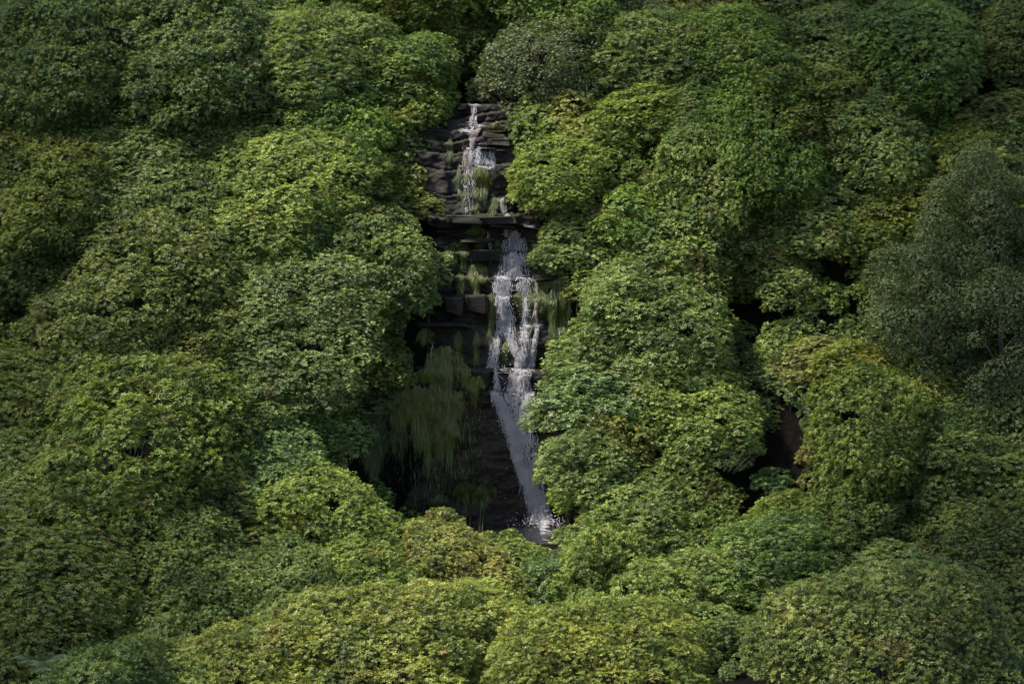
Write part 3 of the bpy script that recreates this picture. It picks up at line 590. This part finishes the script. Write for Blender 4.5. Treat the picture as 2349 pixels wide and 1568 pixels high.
def strands(S, base=12):
    Vs, Fs, As = [], [], []; cnt = 0
    for line, den, br in S:
        L = np.array(line, float); seg = np.hypot(np.diff(L[:, 0]), np.diff(L[:, 1])); cum = np.concatenate([[0], np.cumsum(seg)]); tot = cum[-1]
        area = float(((L[:-1, 2] + L[1:, 2]) * seg).sum()); n = int(area * den * base / 60) + 4
        flat = abs(L[-1, 1] - L[0, 1]) < 8
        for _ in range(n):
            s_ = rw.random() * tot; x0 = np.interp(s_, cum, L[:, 0]); y0 = np.interp(s_, cum, L[:, 1]); hw = np.interp(s_, cum, L[:, 2])
            k = min(len(seg) - 1, int(np.searchsorted(cum, s_) - 1)) if s_ > 0 else 0
            tx, ty = (L[k + 1, :2] - L[k, :2]) / max(seg[k], 1e-6)
            if flat and float(vnoise(x0 * 0.17, y0 * 0.1)) < -0.08: continue
            if flat: ox, oy = 0, rw.normal(0, hw * 0.8) + 4.5 * float(vnoise(x0 * 0.12, 3.0)) + (rw.gamma(1.2, 2.0) if rw.random() < 0.4 else 0)
            else: ox = float(np.clip(rw.normal(0, 0.55), -1.15, 1.15)) * hw; oy = rw.uniform(-2, 2)
            X, Y, Z = on_cliff_fast(x0 + ox, y0 + oy)
            if Z < 0.03: Z = 0.03 + rw.uniform(0, 0.1)
            ln = rw.gamma(2.0, 0.065) + 0.04; rad = rw.uniform(0.0045, 0.011) * (1.0 if rw.random() < 0.9 else 1.5)
            dirv = np.array([tx * (1 if flat else 0.75) + rw.normal(0, 0.22), 0, -abs(ty) * (0.1 if flat else 1) - 0.15]); dirv /= np.linalg.norm(dirv)
            if rw.random() < 0.22: dirv = np.array([rw.normal(), rw.normal() * 0.4, rw.normal()]); dirv /= np.linalg.norm(dirv); ln *= 0.45
            off = rw.uniform(0.03, 0.20); P = []
            for q in range(4):
                tt = q / 3; P.append(np.array([X, Y - off, Z]) + dirv * ln * tt + np.array([rw.normal(0, 0.012), rw.normal(0, 0.01), rw.normal(0, 0.006)]))
            P = np.array(P); rr_ = rad * np.array([0.3, 1, 0.9, 0.2]); o = cnt * 12
            sd_ = np.array([dirv[2], 0, -dirv[0]]); sd_ /= np.linalg.norm(sd_) + 1e-9
            for an in (90, 210, 330):
                Vs.append(P + (math.cos(R(an)) * sd_[None] + math.sin(R(an)) * np.array([[0, -1, 0]])) * rr_[:, None])
            for c3 in range(3):
                c4 = (c3 + 1) % 3
                for q in range(3): Fs.append([o + c3 * 4 + q, o + c4 * 4 + q, o + c4 * 4 + q + 1, o + c3 * 4 + q + 1])
            b_ = min(1.0, max(0.0, rw.normal(br, 0.12))); As.append(np.tile([b_, 0, 0, 1], (12, 1))); cnt += 1
    return np.concatenate(Vs), np.array(Fs), np.concatenate(As)
def film(S, x0, x1, y0, y1):
    """sheet of water a hand's breadth off the rock, density in the attribute"""
    xs = np.arange(x0, x1, 2.2); ys = np.arange(y0, y1, 2.2); Dn = np.zeros((len(ys), len(xs))); Br = np.zeros_like(Dn); XX, YY = np.meshgrid(xs, ys)
    for line, den, br in S:
        L = np.array(line, float)
        for k in range(len(L) - 1):
            a, b = L[k], L[k + 1]; ab = b[:2] - a[:2]; t = np.clip(((XX - a[0]) * ab[0] + (YY - a[1]) * ab[1]) / max(ab @ ab, 1e-6), 0, 1)
            d = np.hypot(XX - a[0] - t * ab[0], YY - a[1] - t * ab[1]); hw = a[2] + t * (b[2] - a[2]) + 1.0
            f = np.clip(1.25 - d / hw, 0, 1) * min(0.86, 0.32 + den * 0.20); Br = np.where(f > Dn, br, Br); Dn = np.maximum(Dn, f)
    P = np.zeros((len(ys), len(xs), 3))
    for j in range(len(ys)):
        for i in range(len(xs)): P[j, i] = on_cliff_fast(xs[i], ys[j], 0.05)
    P[..., 1] = (P[..., 1] + np.roll(P[..., 1], 1, 1) + np.roll(P[..., 1], -1, 1)) / 3 - 0.02
    ok = (Dn[:-1, :-1] > 0) | (Dn[1:, 1:] > 0) | (Dn[1:, :-1] > 0) | (Dn[:-1, 1:] > 0); F = gridfaces(*Dn.shape)[ok.ravel()]
    used = np.unique(F); remap = -np.ones(Dn.size, int); remap[used] = np.arange(len(used))
    A = np.stack([Dn, Br, Dn * 0, Dn * 0 + 1], -1).reshape(-1, 4)
    return P.reshape(-1, 3)[used], remap[F], A[used]
def make_fall(name, S, box, label, org, cat):
    t = empty(name, org); tag(t, label, cat)
    V, F, A = strands(S); new_mesh('white_water', V - np.array(org), F, M_FOAM, t, A)
    V, F, A = film(S, *box); new_mesh('water_sheet', V - np.array(org), F, M_FILM, t, A, smooth_sh=True)
    return t
mf = make_fall('waterfall', FALL_S, (1110, 1275, 522, 1204), 'tall white main waterfall spreading down the dark rock into the pool', (0.6, -1.2, 0.0), 'waterfall')
cf = make_fall('cascade', CASC_S, (1040, 1236, 236, 545), 'thin upper cascade stepping down the ledges above the main waterfall', (-1.3, 2.5, 8.5), 'cascade')
# spray thrown up at the foot and drops flung clear of the fall
Vs, Fs = [], []
for i in range(700):
    u = rw.random()
    if u < 0.60: c = np.array([rw.normal(1.1, 0.45), -1.5 + rw.normal(0, 0.25), abs(rw.normal(0, 0.22)) + 0.03])
    else:
        dy = rw.uniform(560, 1150); dx = np.interp(dy, [560, 630, 840, 1000, 1150], [1181, 1185, 1180, 1195, 1230]) + rw.normal(0, 28); c = np.array(on_cliff_fast(dx, dy, rw.uniform(0.1, 0.5)))
    r_ = rw.uniform(0.006, 0.016); o = len(Vs)
    Vs += [c + r_ * np.array(v) for v in ((1, 0, 0), (-1, 0, 0), (0, 1, 0), (0, -1, 0), (0, 0, 1.4), (0, 0, -1.4))]
    for a in ((0, 2, 4), (2, 1, 4), (1, 3, 4), (3, 0, 4), (2, 0, 5), (1, 2, 5), (3, 1, 5), (0, 3, 5)): Fs.append([o + a[0], o + a[1], o + a[2]])
V = np.array(Vs); new_mesh('spray', V - np.array((0.6, -1.2, 0.0)), np.array(Fs), M_FOAM, mf, np.tile([0, 0, 0, 1.0], (len(V), 1)))['kind'] = 'stuff'

# plunge pool and the little stream that leaves it
a_ = np.linspace(0, 2 * math.pi, 40, endpoint=False); rad_ = 1 + 0.12 * np.sin(a_ * 3 + 1) + 0.06 * np.sin(a_ * 5)
pv = [(0.6, -3.9, 0.0)] + [(0.6 + 3.4 * r_ * math.cos(q), -3.9 + 3.4 * r_ * math.sin(q), 0.0) for q, r_ in zip(a_, rad_)]
po = new_mesh('pool', np.array(pv), np.array([[0, i + 1, (i + 1) % 40 + 1] for i in range(40)]), M_POOL, smooth_sh=True); tag(po, kind='structure')

# ------------------------------------------------------------------ birches in front of the right bank
def birch(dx, dyc, rx, rz, Y, label, seed, tone=(0.80, 0.84, 0.52), nl=70):
    x, zc = at(dx, dyc, Y); k = scale_at(Y); rx *= k; rz *= k; zg = float(ground(x, Y)) - 0.1; r = np.random.default_rng(seed); rr = random.Random(seed)
    t = empty('birch_tree', (x, Y, zg)); tag(t, label, 'tree', 'birch trees on the right bank')
    L = []
    while len(L) < nl:
        d = r.uniform(-1, 1, 3)
        if np.linalg.norm(d) > 1 or np.linalg.norm(d) < 0.35: continue
        p = d * np.array([rx, min(rx, 2.2), rz]) * (1 + 0.2 * float(vnoise(d[0] * 2 + seed, d[2] * 2))); L.append([p[0], p[1], p[2] + zc - zg, r.uniform(0.35, 0.75)])
    L = np.array(L); V, F, A, n = foliage(L, r, 115, leaf=(0.035, 0.06), nl=5, wr=0.65, upb=0.15)
    c = new_mesh('crown', V, F, M_BIRCH, t, A); c.color = (*tone, 1)
    H = zc - zg + rz * 0.8; tr = wiggle((0, 0, 0), (rr.uniform(-.5, .5), 0.3, H), 0.14, 0.03, 10, 0.03, rr); V, F = tubes([tr], 9); new_mesh('trunk', V, F, M_BIRCHBARK, t)
    P = []
    for q in L[:46]:
        tt = max(0.12, min(0.95, (q[2] - 1.2) / H)); i = int(tt * 9); a = tr[i]; P.append(wiggle(a[:3], q[:3] + np.array([0, -0.25, 0]), 0.04, 0.01, 8, 0.16, rr))
    V, F = tubes(P, 5); new_mesh('branches', V, F, M_BIRCHBARK, t)
birch(2235, 600, 135, 270, -2.5, 'tall fine-leaved grey-green birch at the right edge, its crown the highest of the three', 5, nl=100)
birch(2115, 730, 125, 200, -3.8, 'left and lowest-reaching birch of the three, its crown beside the bright rhododendrons', 8, nl=85)
birch(2290, 840, 115, 215, -4.6, 'darkest birch in the right corner of the bank, in front of the tall one', 12, (0.62, 0.66, 0.42), nl=85)

# ------------------------------------------------------------------ ferns
def fern_mesh():
    r = np.random.default_rng(3); B, D, U, LL, WW = [], [], [], [], []; paths = []
    for f in range(16):
        an = 2 * math.pi * f / 16 + r.uniform(-.2, .2); ln = r.uniform(0.7, 1.15); dr = np.array([math.cos(an), math.sin(an), 0]); sd_ = np.array([-math.sin(an), math.cos(an), 0]); pts = []
        for q in range(22):
            t = q / 21; p = dr * ln * 0.85 * t + np.array([0, 0, ln * (0.95 * t - 0.75 * t * t)]); pts.append((*p, 0.006 * (1 - t) + 0.002))
            if q > 2:
                w_ = 0.24 * math.sin(math.pi * (0.12 + 0.88 * t)) * ln
                for sg in (-1, 1): B.append(p); d = sd_ * sg + dr * 0.35 + np.array([0, 0, -0.15]); D.append(d / np.linalg.norm(d)); U.append([0, 0, 1.0]); LL.append(w_ + 0.02); WW.append(0.045)
        paths.append(pts)
    V, F = leaves_at(np.array(B), np.array(D), np.array(U), np.array(LL), np.array(WW)); n = len(B)
    A = np.repeat(np.stack([r.random(n), r.random(n), r.random(n) * 0.9, np.ones(n)], -1), 6, 0); return V, F, A, paths
FV, FF, FA, FP = fern_mesh(); f_src = None
FERNS = [(415, 1462, 'pale green fern on the lower left, just left of the widest gap between mounds'), (470, 1452, 'pale green fern, middle one of the lower left cluster'), (520, 1475, 'small fern right of the pale lower left cluster'), (90, 1490, 'dim fern near the bottom left corner'), (130, 1510, 'dim fern right of the bottom left corner fern'), (270, 1535, 'grey fern by the bottom edge on the left'), (310, 1550, 'grey fern right of the other bottom edge fern'), (620, 1555, 'fern at the bottom edge between the yellow mounds'),
 (300, 14, 'bluish fern at the top edge on the left'), (345, 20, 'bluish fern right of the top edge fern'), (400, 12, 'rightmost bluish fern at the top edge')]
for i, (dx, dy, lab) in enumerate(FERNS):
    ys = np.linspace(-26, 34, 241); d = ray(dx, dy); k = (ys - CAMY) / d[1]; X = d[0] * k; Z = CAMZ + d[2] * k
    f = ground(X, ys) + 2.1 - Z; Y = float(ys[np.where(f > 0)[0][0]]) if (f > 0).any() else 0
    x, z = at(dx, dy, Y); zg = float(ground(x, Y))
    t = empty('fern', (x, Y, zg), i * 1.3); tag(t, lab, 'fern', 'ferns among the rhododendrons'); h = max(0.2, z - zg - 0.5)
    if f_src is None:
        fo = new_mesh('fronds', FV, FF, M_FERN, t, FA); V, F = tubes(FP + [[(0, 0, -1.9, 0.05), (0, 0, 0.05, 0.03)]], 5); st = new_mesh('stalks', V, F, M_BARK, t); f_src = (fo, st)
    else:
        fo, st = f_src[0].copy(), f_src[1].copy(); col.objects.link(fo); col.objects.link(st); fo.parent = st.parent = t
    fo.location = st.location = (0, 0, h)

# bare sticks and dead branches in the dark gaps
def sticks(name, mat, label, cat, ends, r0, seed):
    rr = random.Random(seed); P = []; o0 = np.array(ends[0][0])
    for a, b in ends:
        P.append(wiggle(np.array(a) - o0, np.array(b) - o0, r0, r0 * 0.35, 8, 0.12, rr))
        for _ in range(2):
            m = Vector(a).lerp(Vector(b), rr.uniform(.3, .8)) - Vector(o0); P.append(wiggle(m, m + Vector((rr.uniform(-.4, .4), rr.uniform(-.2, .2), rr.uniform(-.4, .4))), r0 * 0.4, r0 * 0.15, 5, 0.2, rr))
    V, F = tubes(P, 6); o = new_mesh(name, V, F, mat); o.location = o0; tag(o, label, cat); return o
def P3(dx, dy, Y): x, z = at(dx, dy, Y); return (x, Y, z)
c1 = on_cliff_fast(990, 832, 0.1); c2 = on_cliff_fast(996, 782, 0.3)
sticks('bare_stick', M_DEAD, 'pale bare stick standing against the rock left of the fall', 'stick', [(c1, c2)], 0.02, 1)
for i, (a, b, Y, lab) in enumerate([((1660, 1080), (1705, 1020), -6.5, 'tangled brown branches low in the dark gap right of the fall'), ((2215, 250), (2240, 200), 4.0, 'grey twigs in the dark hollow near the upper right'), ((1700, 790), (1730, 850), -2.5, 'thin stems in the upper part of the dark gap')]):
    E = [(P3(a[0] + q * 12, a[1], Y), P3(b[0] + q * 17 - 12, b[1] + q * 7, Y + 0.3 * q)) for q in range(4)]
    sticks('bare_branches', M_BARK, lab, 'branches', E, 0.014, 20 + i)

# ------------------------------------------------------------------ unseen blobs overhead, added to block sun and darken the edges of the view
def sun_blocker_material():
    m, t = mat_new('sun_blocker'); out = N(t, 'ShaderNodeOutputMaterial'); d = N(t, 'ShaderNodeBsdfDiffuse'); d.inputs[0].default_value = (0.8, 0.8, 0.82, 1); t.links.new(d.outputs[0], out.inputs[0]); return m
M_SUN_BLOCKER = sun_blocker_material()
def sun_blocker(tx, ty, tz, rad, seed, alt=130.0):
    r = np.random.default_rng(seed); k = alt / sd.z; c = np.array([tx, ty, tz]) + np.array(sd) * k
    nu, nv = 40, 20; u, v = np.meshgrid(np.linspace(0, 2 * math.pi, nu, endpoint=False), np.linspace(-math.pi / 2, math.pi / 2, nv))
    X = np.cos(v) * np.cos(u); Yv = np.cos(v) * np.sin(u); Z = np.sin(v); q = 1 + 0.7 * vnoise(X * 1.5 + seed, Yv * 1.5 + Z) + 0.35 * vnoise(X * 4 + seed, Yv * 4 + Z * 3)
    P = np.stack([X * q * rad * 1.15, Yv * q * rad * 1.15, Z * q * rad * 0.35], -1).reshape(-1, 3); i = np.arange(nu * nv).reshape(nv, nu)
    F = np.stack([i[:-1], np.roll(i, -1, 1)[:-1], np.roll(i, -1, 1)[1:], i[1:]], -1).reshape(-1, 4)
    o = new_mesh('sun_blocker', P, F, M_SUN_BLOCKER, smooth_sh=True); o.location = c; tag(o, kind='structure')
for i, q in enumerate([(-20, 12, 19, 9.5), (-22, -1, 8, 8), (-19, -15, -3, 9), (19, -15, -3, 8.5), (20.5, 3, 12, 9), (18, 15, 20, 10), (-5, 19, 22, 7), (6, 20, 22, 7)]): sun_blocker(*q, 60 + i)

# ------------------------------------------------------------------ say which bush is which
WORDS = ['first', 'second', 'third', 'fourth', 'fifth', 'sixth', 'seventh', 'eighth', 'ninth', 'tenth', 'eleventh', 'twelfth', 'thirteenth', 'fourteenth', 'fifteenth', 'sixteenth']
LOOK = {'green': 'mid-green', 'lime': 'light green', 'yellow': 'yellow-green', 'dark': 'dark green', 'blue': 'bluish green', 'olive': 'olive', 'bronze': 'bronze-tinged', 'grey': 'grey-green', 'vivid': 'vivid green', 'ash': 'ash-green'}
BANDS = [(110, 'along the top edge'), (250, 'level with the cascade head'), (400, 'level with the upper cascade'), (540, 'level with the long slabs'), (700, 'level with the main fall head'), (860, 'level with the fall middle'), (1020, 'level with the moss curtain'), (1180, 'level with the fall foot'), (1330, 'just below the pool'), (1480, 'well below the pool'), (9999, 'along the bottom edge')]
cells = {}
for b in BUSHES:
    band = next(n for l, n in BANDS if b['dy'] < l); side = 'left' if b['dx'] < 1174 else 'right'; cells.setdefault((b['kind'], side, band, b['tone']), []).append(b)
for (kind, side, band, tone), L in cells.items():
    L.sort(key=lambda b: abs(b['dx'] - 1174)); nm = 'rhododendron' if kind == 'rhodo' else 'small-leaved shrub'
    for i, b in enumerate(L):
        if len(L) == 1: lab = f'the one {LOOK[tone]} {nm} {side} of the fall {band}'
        else: lab = f'{WORDS[i]} {LOOK[tone]} {nm} {side} of the fall, {band}'
        tag(b['o'], lab, 'shrub', 'rhododendrons covering the hillside' if kind == 'rhodo' else 'small-leaved shrubs on the hillside')
